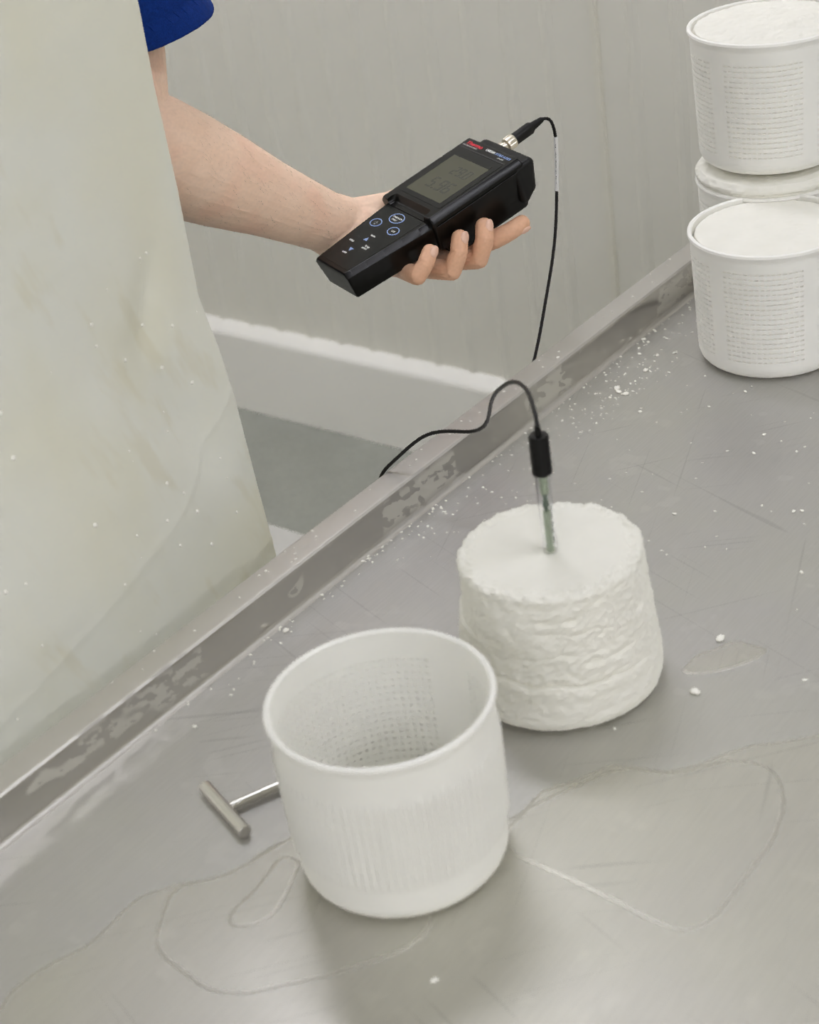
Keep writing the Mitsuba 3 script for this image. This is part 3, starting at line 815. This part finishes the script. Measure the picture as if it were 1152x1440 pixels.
cab = [ce - pd * 0.006, ce, (1.4990, 1.0590, 1.1280), (1.5052, 1.0580, 1.1181), (1.5075, 1.058, 1.1077), (1.5072, 1.058, 1.0957), (1.4962, 1.055, 1.049), (1.4759, 1.05, 0.9983), (1.4385, 1.042, 0.9483), (1.3902, 1.03, 0.9017),
       (1.33, 1.020, 0.865), (1.24, 1.014, 0.848), (1.14, 1.010, 0.875), (1.0800, 0.9885, 0.9370), (1.0868, 0.9745, 0.9515), (1.1024, 0.95, 0.9718), (1.1038, 0.9, 0.9859), (1.0635, 0.84, 1.0456), (1.0199, 0.79, 1.0954), (1.001, 0.765, 1.1134),
       (0.9752, 0.735, 1.127), (0.9429, 0.705, 1.1340), (0.9255, 0.690, 1.1280), (0.9241, 0.6890, 1.1230)]
cp_ = spline(cab, 500)
padd('cable', tube(cp_, 0.0017, 10), 'm_black_rubber', 60)
# the label sleeve sits on the first hanging stretch of cable
dist = np.r_[0, np.cumsum(np.linalg.norm(np.diff(cp_, axis=0), axis=1))]
i0 = int(np.argmin(np.linalg.norm(cp_ - np.array([1.5075, 1.058, 1.1050]), axis=1))); i1 = int(np.argmin(np.linalg.norm(cp_ - np.array([1.4962, 1.055, 1.049]), axis=1)))
sl = cp_[i0:i1 + 1]
padd('label_sleeve', tube(sl, 0.0024, 14), 'm_label', 60)
marks = []
view = EYE - sl.mean(0); view /= np.linalg.norm(view)
for a in range(2, len(sl) - 2):
    if rng.random() < 0.62:
        tdir2 = sl[a + 1] - sl[a - 1]; tdir2 /= np.linalg.norm(tdir2)
        base = np.array([-0.75, -0.66, 0.0]); base -= tdir2 * (base @ tdir2); base /= np.linalg.norm(base)
        sd = np.cross(tdir2, base)
        q = trimesh.creation.box((0.0009, 0.0002, 0.0010))
        Mx = np.eye(4); Mx[:3, 0] = sd; Mx[:3, 1] = base; Mx[:3, 2] = tdir2
        off = base * 0.92 + sd * 0.39
        Mx[:3, 3] = sl[a] + off / np.linalg.norm(off) * 0.0024
        q.apply_transform(Mx); marks.append(q)
padd('label_sleeve__fine_print', cat(marks), 'm_print_dark', kind='stuff')

EX, EY = 0.924, 0.6890
z_in, z_cap = TABLE + CH - 0.03, 1.089
padd('cap', place(lathe([(0, 0), (0.0070, 0), (0.0078, 0.001), (0.0078, 0.0315), (0.0070, 0.033), (0.0030, 0.0335), (0.0021, 0.041), (0, 0.041)], 40), EX, EY, z_cap), 'm_black_gloss', 30)
gl = lathe([(0, 0), (0.0035, 0.0008), (0.0054, 0.003), (0.0058, 0.006), (0.0058, z_cap - z_in + 0.002), (0.0049, z_cap - z_in + 0.002), (0.0049, 0.007), (0.0040, 0.004), (0, 0.0025)], 40)
padd('glass_tube', place(gl, EX, EY, z_in), 'm_glass', 30)
st = lathe([(0, 0.008), (0.0022, 0.008), (0.0026, 0.010), (0.0026, 0.066), (0, 0.066)], 28)
padd('inner_stem', place(st, EX, EY, z_in), 'm_stem', 30)
st = lathe([(0, 0), (0.0010, 0), (0.0024, 0.004), (0.0012, 0.011), (0.0022, 0.014), (0, 0.014)], 24)
padd('inner_junction', place(st, EX, EY, z_in + 0.0665), 'm_stem_dark', 30)
st = lathe([(0, 0), (0.0030, 0), (0.0030, 0.019), (0, 0.019)], 24)
padd('inner_sleeve', place(st, EX, EY, z_in + 0.0815), 'm_stem', 30)
pr = []
for i in range(16):
    if i in (3, 9): continue
    q = trimesh.creation.box((0.0014, 0.0002, 0.0014 if i % 3 else 0.0008))
    a = math.radians(-118 + 10)
    q.apply_transform(trimesh.transformations.rotation_matrix(a + math.pi / 2, [0, 0, 1]))
    q.apply_translation((EX + 0.00588 * math.cos(a), EY + 0.00588 * math.sin(a), TABLE + CH + 0.010 + i * 0.0022)); pr.append(q)
padd('fine_print', cat(pr), 'm_print_dark', kind='stuff')
tag('ph_probe', 'glass pH probe stuck in the bare cheese, its black cable looping up to the meter', 'probe')

# ------------------------------------------------------------------ the worker
l = lambda *p: (*L2W(p[:3]), p[3])
elbow, shoulder = np.array([1.107, 1.285, 1.222]), np.array([1.13, 1.34, 1.455])
FORE = [(1.107, 1.285, 1.222, 0.052)]
body_parts = []
EOF_ARM = None
wrist = L2W((-0.073, 0.056, -0.0145))
pts = []
for t, wd in ((0.0, 0.052), (0.13, 0.0570), (0.26, 0.0545), (0.42, 0.049), (0.62, 0.0405), (0.82, 0.0345), (1.0, 0.030)):
    pts.append((elbow + (wrist - elbow) * t, wd))
arm = [hull([(*a[0], a[1]), (*b[0], b[1])], 40) for a, b in zip(pts[:-1], pts[1:])]
mid = np.array([1.1345, 1.3015, 1.296])
arm += [hull([(*elbow, 0.049), (*mid, 0.0505)], 40), hull([(*mid, 0.0505), (*shoulder, 0.062)], 40)]
# hand: metacarpals, fingers, thumb (meter frame, centres and radii)
MCP = {'index': (0.012, 0.130, -0.0615, 0.0125), 'middle': (0.010, 0.107, -0.0600, 0.0122), 'ring': (0.008, 0.085, -0.0545, 0.0115), 'little': (0.006, 0.067, -0.0445, 0.0100)}
WR = [(-0.078, 0.038, -0.012, 0.021), (-0.072, 0.072, -0.014, 0.022)]
FING = {'little': [(0.0515, 0.0625, -0.0350, 0.0094), (0.0545, 0.0735, -0.0275, 0.0088), (0.0490, 0.0860, -0.0215, 0.0080)],
        'ring': [(0.0570, 0.0977, -0.0500, 0.0100), (0.0610, 0.1095, -0.0350, 0.0094), (0.0545, 0.1200, -0.0245, 0.0086)],
        'middle': [(0.0595, 0.1290, -0.0550, 0.0103), (0.0635, 0.1405, -0.0385, 0.0098), (0.0565, 0.1490, -0.0285, 0.0090)],
        'index': [(0.0480, 0.1570, -0.0540, 0.0102), (0.0575, 0.1735, -0.0510, 0.0096), (0.0600, 0.1890, -0.0495, 0.0087)]}
hand = []
order = ['little', 'ring', 'middle', 'index']
for a, b in zip(order[:-1], order[1:]):
    hand.append(hull([l(*MCP[a]), l(*MCP[b]), l(*WR[0]), l(*WR[1])], 24))
hand.append(hull([l(*WR[0]), l(*WR[1]), (*wrist, 0.030), (*(elbow + (wrist - elbow) * 0.93), 0.032)], 30))
for k2 in order:
    ch_ = [MCP[k2]] + FING[k2]
    for a, b in zip(ch_[:-1], ch_[1:]): hand.append(hull([l(*a), l(*b)], 24))
TH = [(-0.070, 0.078, -0.014, 0.019), (-0.062, 0.112, -0.0190, 0.0145), (-0.0600, 0.144, -0.0215, 0.0115), (-0.0560, 0.170, -0.0200, 0.0092)]
for a, b in zip(TH[:-1], TH[1:]): hand.append(hull([l(*a), l(*b)], 24))
hand.append(hull([l(*TH[0]), l(*TH[1]), l(-0.02, 0.10, -0.058, 0.012), l(*WR[1])], 24))
hand.append(hull([l(*WR[0]), l(*MCP['little']), l(-0.045, 0.045, -0.038, 0.015)], 24))
# trunk, other arm and legs
PX, PY = 0.915, 1.42
trunk = [hull([(PX - 0.13, PY, 1.40, 0.085), (PX + 0.13, PY, 1.40, 0.085), (PX - 0.11, PY - 0.01, 1.10, 0.105), (PX + 0.11, PY - 0.01, 1.10, 0.105)], 32),
         hull([(PX - 0.10, PY, 0.95, 0.11), (PX + 0.10, PY, 0.95, 0.11), (PX - 0.11, PY - 0.01, 1.10, 0.105), (PX + 0.11, PY - 0.01, 1.10, 0.105)], 32),
         hull([(PX + 0.13, PY, 1.42, 0.07), (*shoulder, 0.062)], 32), hull([(PX, PY, 1.44, 0.065), (PX, PY - 0.01, 1.56, 0.055)], 32)]
legs = []
for s in (-1, 1):
    legs += [hull([(PX + s * 0.10, PY, 0.93, 0.10), (PX + s * 0.11, PY - 0.01, 0.50, 0.065)], 28), hull([(PX + s * 0.11, PY - 0.01, 0.50, 0.065), (PX + s * 0.11, PY + 0.02, 0.10, 0.045)], 28),
             hull([(PX + s * 0.11, PY + 0.03, 0.05, 0.045), (PX + s * 0.12, PY - 0.13, 0.04, 0.036)], 24)]
sh2, el2, wr2 = (PX - 0.215, PY, 1.42), (PX - 0.27, PY + 0.02, 1.14), (PX - 0.22, PY - 0.10, 0.98)
rarm = [hull([(PX - 0.13, PY, 1.42, 0.07), (*sh2, 0.062)], 28), hull([(*sh2, 0.062), (*el2, 0.048)], 28), hull([(*el2, 0.048), (*wr2, 0.030)], 28), hull([(*wr2, 0.028), (PX - 0.20, PY - 0.16, 0.90, 0.030)], 24)]
head_ = [hull([(PX, PY - 0.03, 1.66, 0.075), (PX, PY - 0.01, 1.72, 0.085), (PX, PY - 0.06, 1.61, 0.045)], 32)]
ADD = __import__('manifold3d').OpType.Add
fine = Manifold.batch_boolean(arm + hand, ADD).refine_to_length(0.0026)
coarse = Manifold.batch_boolean(trunk + legs + rarm + head_, ADD).refine_to_length(0.03)
bm = tri(fine + coarse)
bm.merge_vertices(digits_vertex=6)
bm = trimesh.Trimesh(bm.vertices, bm.faces, process=True)
before = bm.vertices.copy()
trimesh.smoothing.filter_taubin(bm, lamb=0.5, nu=0.52, iterations=24)
far = np.linalg.norm(bm.vertices - before, axis=1) > 0.006
bm.vertices[far] = before[far]
hp = (bm.vertices - MO) @ MR                                       # creases across the finger joints, knobbly pads between
off = np.zeros(len(hp))
for k2 in order:
    ch_ = [np.array(q[:3]) for q in [MCP[k2]] + FING[k2]]
    rad = [q[3] for q in [MCP[k2]] + FING[k2]]
    for a in (1, 2):
        ax_ = ch_[a + 1] - ch_[a - 1]; ax_ /= np.linalg.norm(ax_)
        rel = hp - ch_[a]
        t_ = rel @ ax_
        d_ = np.linalg.norm(rel - t_[:, None] * ax_, axis=1)
        m_ = np.clip((rad[a] * 1.5 - d_) / 0.002, 0, 1) * (np.abs(t_) < 0.006)
        off -= m_ * (0.0012 * np.exp(-((t_ - 0.0010) / 0.0008) ** 2) + 0.0008 * np.exp(-((t_ + 0.0022) / 0.0007) ** 2))
bm.vertices = bm.vertices + bm.vertex_normals * off[:, None]
add('person', bm, 'm_skin', True, 'worker in a white apron and blue shirt holding a meter over the table', 'person')

# nails on the four fingers in view
for k2 in order:
    a, b = np.array(FING[k2][1]), np.array(FING[k2][2])
    d = L2W(b[:3]) - L2W(a[:3]); d /= np.linalg.norm(d)
    c = L2W(b[:3]) - d * 0.0005
    outw = MR @ (np.array([0.90, 0.38, 0.30]) if k2 != 'index' else np.array([0.70, 0.0, -0.70]))
    outw -= d * (outw @ d); outw /= np.linalg.norm(outw)
    sd = np.cross(d, outw)
    r = b[3]
    q = trimesh.creation.icosphere(subdivisions=3, radius=1.0)
    q.vertices = q.vertices * np.array([0.0054, 0.0066, 0.0022])
    q.vertices[:, 2] -= (q.vertices[:, 0] ** 2) * 38
    Mx = np.eye(4); Mx[:3, 0] = sd; Mx[:3, 1] = d; Mx[:3, 2] = outw; Mx[:3, 3] = c + outw * (r - 0.0004)
    q.apply_transform(Mx)
    add('person__fingernail', q, 'm_nail', True)

# hairs of the forearm
hairs = []
fv, ff = trimesh.sample.sample_surface(bm, 60000, seed=5)
fn = bm.face_normals[ff]
ax = wrist - elbow; La = np.linalg.norm(ax); ax /= La
cnt = 0
for p, nn in zip(fv, fn):
    t = (p - elbow) @ ax
    if not (0.05 < t < La - 0.01) or np.linalg.norm(p - elbow - ax * t) > 0.075: continue
    tang = ax - nn * (ax @ nn)
    if np.linalg.norm(tang) < 0.3: continue
    tang /= np.linalg.norm(tang)
    sd = np.cross(nn, tang)
    d = tang + sd * rng.normal(-0.5, 0.25) + nn * 0.06; d /= np.linalg.norm(d)
    ln = rng.uniform(0.008, 0.017)
    q = np.array([p - nn * 0.0003, p + d * ln * 0.5 + nn * 0.0004, p + d * ln - nn * ln * 0.06])
    hairs.append(tube(q, [0.000035, 0.00003, 0.00002], 3, False))
    cnt += 1
    if cnt >= 550: break
add('person__arm_hair', cat(hairs), 'm_hair', kind='stuff')

# shirt: trunk and a loose short sleeve
up = (shoulder - elbow) / np.linalg.norm(shoulder - elbow)
hemc = np.array([1.166, 1.299, 1.311])
slv = Manifold.batch_hull([Manifold.cylinder(0.002, 0.074, 0.074, 48).rotate([0, 0, 0])])


def disc(c, axis, r, th=0.002, seg=48):
    m = trimesh.creation.cylinder(r, th, sections=seg)
    return man(along(m, c, np.asarray(c) + axis))


hemdir = np.array([-0.10, 0.05, 1.0]); hemdir /= np.linalg.norm(hemdir)
topc = shoulder + np.array([-0.02, 0.01, -0.01])
outer_s = Manifold.batch_hull([disc(hemc, hemdir, 0.079), Manifold.sphere(0.084, 40).translate(topc.tolist()), Manifold.sphere(0.090, 40).translate([PX + 0.13, PY, 1.42])])
inner_s = Manifold.batch_hull([disc(hemc - hemdir * 0.004, hemdir, 0.0765), Manifold.sphere(0.0805, 40).translate(topc.tolist()), Manifold.sphere(0.079, 40).translate([PX + 0.15, PY, 1.42])])
tr = [hull([(PX - 0.13, PY, 1.41, 0.102), (PX + 0.13, PY, 1.41, 0.102), (PX - 0.11, PY - 0.01, 1.10, 0.120), (PX + 0.11, PY - 0.01, 1.10, 0.120)], 40),
      hull([(PX - 0.105, PY, 0.98, 0.125), (PX + 0.105, PY, 0.98, 0.125), (PX - 0.11, PY - 0.01, 1.10, 0.120), (PX + 0.11, PY - 0.01, 1.10, 0.120)], 40),
      hull([(*sh2, 0.075), (*(np.array(sh2) * 0.45 + np.array(el2) * 0.55), 0.066)], 32)]
shirt = (tr[0] + tr[1] + tr[2] + outer_s) - inner_s + (tr[0] - outer_s)
sm = tri(shirt.refine_to_length(0.004)); sm.merge_vertices(digits_vertex=7); sm = trimesh.Trimesh(sm.vertices, sm.faces, process=True)
nz = meshkit.fbm(sm.vertices * np.array([14, 14, 9]), 3, 2) - 0.5
hd = (sm.vertices - hemc) @ hemdir                                             # the stitched line above the sleeve's hem
nz = nz * 0.010 - 0.0022 * np.exp(-((hd - 0.021) / 0.0028) ** 2) * (sm.vertices[:, 0] > 1.05)
sm.vertices = sm.vertices + sm.vertex_normals * nz[:, None]
add('person__shirt', sm, 'm_shirt', 40, label='royal blue short-sleeved shirt')
tl = []
for s in (-1, 1):
    tl += [hull([(PX + s * 0.10, PY, 0.95, 0.115), (PX + s * 0.11, PY - 0.01, 0.50, 0.082)], 28), hull([(PX + s * 0.11, PY - 0.01, 0.50, 0.082), (PX + s * 0.11, PY + 0.02, 0.07, 0.07)], 28)]
add('person__trousers', tri(Manifold.batch_boolean(tl, __import__('manifold3d').OpType.Add)), 'm_trousers', 40)
for s in (-1, 1):
    add('person__boot', tri(hull([(PX + s * 0.11, PY + 0.03, 0.055, 0.055), (PX + s * 0.12, PY - 0.15, 0.045, 0.045), (PX + s * 0.11, PY + 0.02, 0.16, 0.058)], 28)), 'm_label', 40)

# apron: a thick rubber sheet hanging in front of the trunk
EZ = [(0.45, 1.035), (0.85, 1.030), (0.946, 1.033), (1.003, 1.038), (1.053, 1.040), (1.11, 1.037), (1.21, 1.048), (1.30, 1.051), (1.38, 1.055), (1.55, 1.06)]
EYy = [(0.45, 1.075), (0.85, 1.09), (0.946, 1.10), (1.003, 1.11), (1.053, 1.12), (1.11, 1.13), (1.21, 1.14), (1.30, 1.147), (1.38, 1.15), (1.55, 1.17)]
nu, nv = 170, 230
U, Vz = np.meshgrid(np.linspace(0, 1, nu), np.linspace(0.45, 1.55, nv), indexing='ij')
ez = np.interp(Vz, *zip(*EZ)); ey = np.interp(Vz, *zip(*EYy))
XL = 0.44
Xs = XL + (ez - XL) * U
belly = 0.045 * np.sin(np.pi * np.clip(U * 0.80 + 0.14, 0, 1))
Ys = ey + 0.025 - belly - 0.02 * (1 - U)
Ys += 0.015 * np.exp(-((Xs - 0.965 + 0.35 * (Vz - 1.02)) / 0.03) ** 2) * np.exp(-((Vz - 1.02) / 0.07) ** 2)      # soft hollow near the hip
Ys += 0.007 * np.exp(-((Xs - 0.955 - 0.5 * (Vz - 1.12)) / 0.022) ** 2) * np.exp(-((Vz - 1.13) / 0.05) ** 2)
Ys += 0.010 * (meshkit.fbm(np.stack([Xs * 5, Vz * 3.5, Xs * 0], -1), 3, 3) - 0.5)
for a, b, c, am in ((0.93, 0.17, 0.55, 0.0011), (1.20, 0.10, 0.2, 0.0009), (0.845, 0.02, 0.1, 0.0010)):                                                # packing creases
    zc = a + b * (Xs - 0.78) + c * np.maximum(Xs - 0.90, 0) ** 1.3
    lim = np.clip((Xs - 0.70) * 20, 0, 1) if a == 1.20 else 1.0
    Ys -= am * np.exp(-((Vz - zc) / 0.0028) ** 2) * lim * (np.clip((0.95 - Xs) * 20, 0, 1) if a == 1.20 else 1)
A = np.stack([Xs, Ys, Vz], -1)
du = np.gradient(A, axis=0); dv = np.gradient(A, axis=1); N = np.cross(du, dv); N /= np.linalg.norm(N, axis=-1, keepdims=True)
th_ = 0.0011
Af, Ab = A + N * th_, A - N * th_
F = grid_faces(nu, nv)
nvert = nu * nv
idx = np.arange(nvert).reshape(nu, nv)
rimv = np.r_[idx[:, 0], idx[-1, 1:], idx[-2::-1, -1], idx[0, -2:0:-1]]
sidef = []
for a, b in zip(rimv, np.roll(rimv, -1)): sidef += [[a, b, b + nvert], [a, b + nvert, a + nvert]]
apr = trimesh.Trimesh(np.vstack([Af.reshape(-1, 3), Ab.reshape(-1, 3)]), np.vstack([F, F[:, ::-1] + nvert, np.array(sidef)[:, ::-1]]), process=False)
add('person__apron', apr, 'm_apron', 50, label='long white rubber apron with faint yellow stains')
drops = []
tries = 0
while len(drops) < 70:
    a, b = rng.integers(20, nu - 2), rng.integers(60, 160)
    if rng.random() > (a / nu) * 0.8 + 0.1: continue
    s = abs(rng.normal(0.0010, 0.0005)) + 0.0005
    q = trimesh.creation.icosphere(subdivisions=2, radius=s)
    nn = N[a, b] * (1 if N[a, b][1] < 0 else -1)
    q.vertices = q.vertices - np.outer(q.vertices @ nn, nn) * 0.45
    q.apply_translation(A[a, b] + nn * (th_ + s * 0.2)); drops.append(q)
add('person__apron__splashes', cat(drops), 'm_crumb', True, kind='stuff')
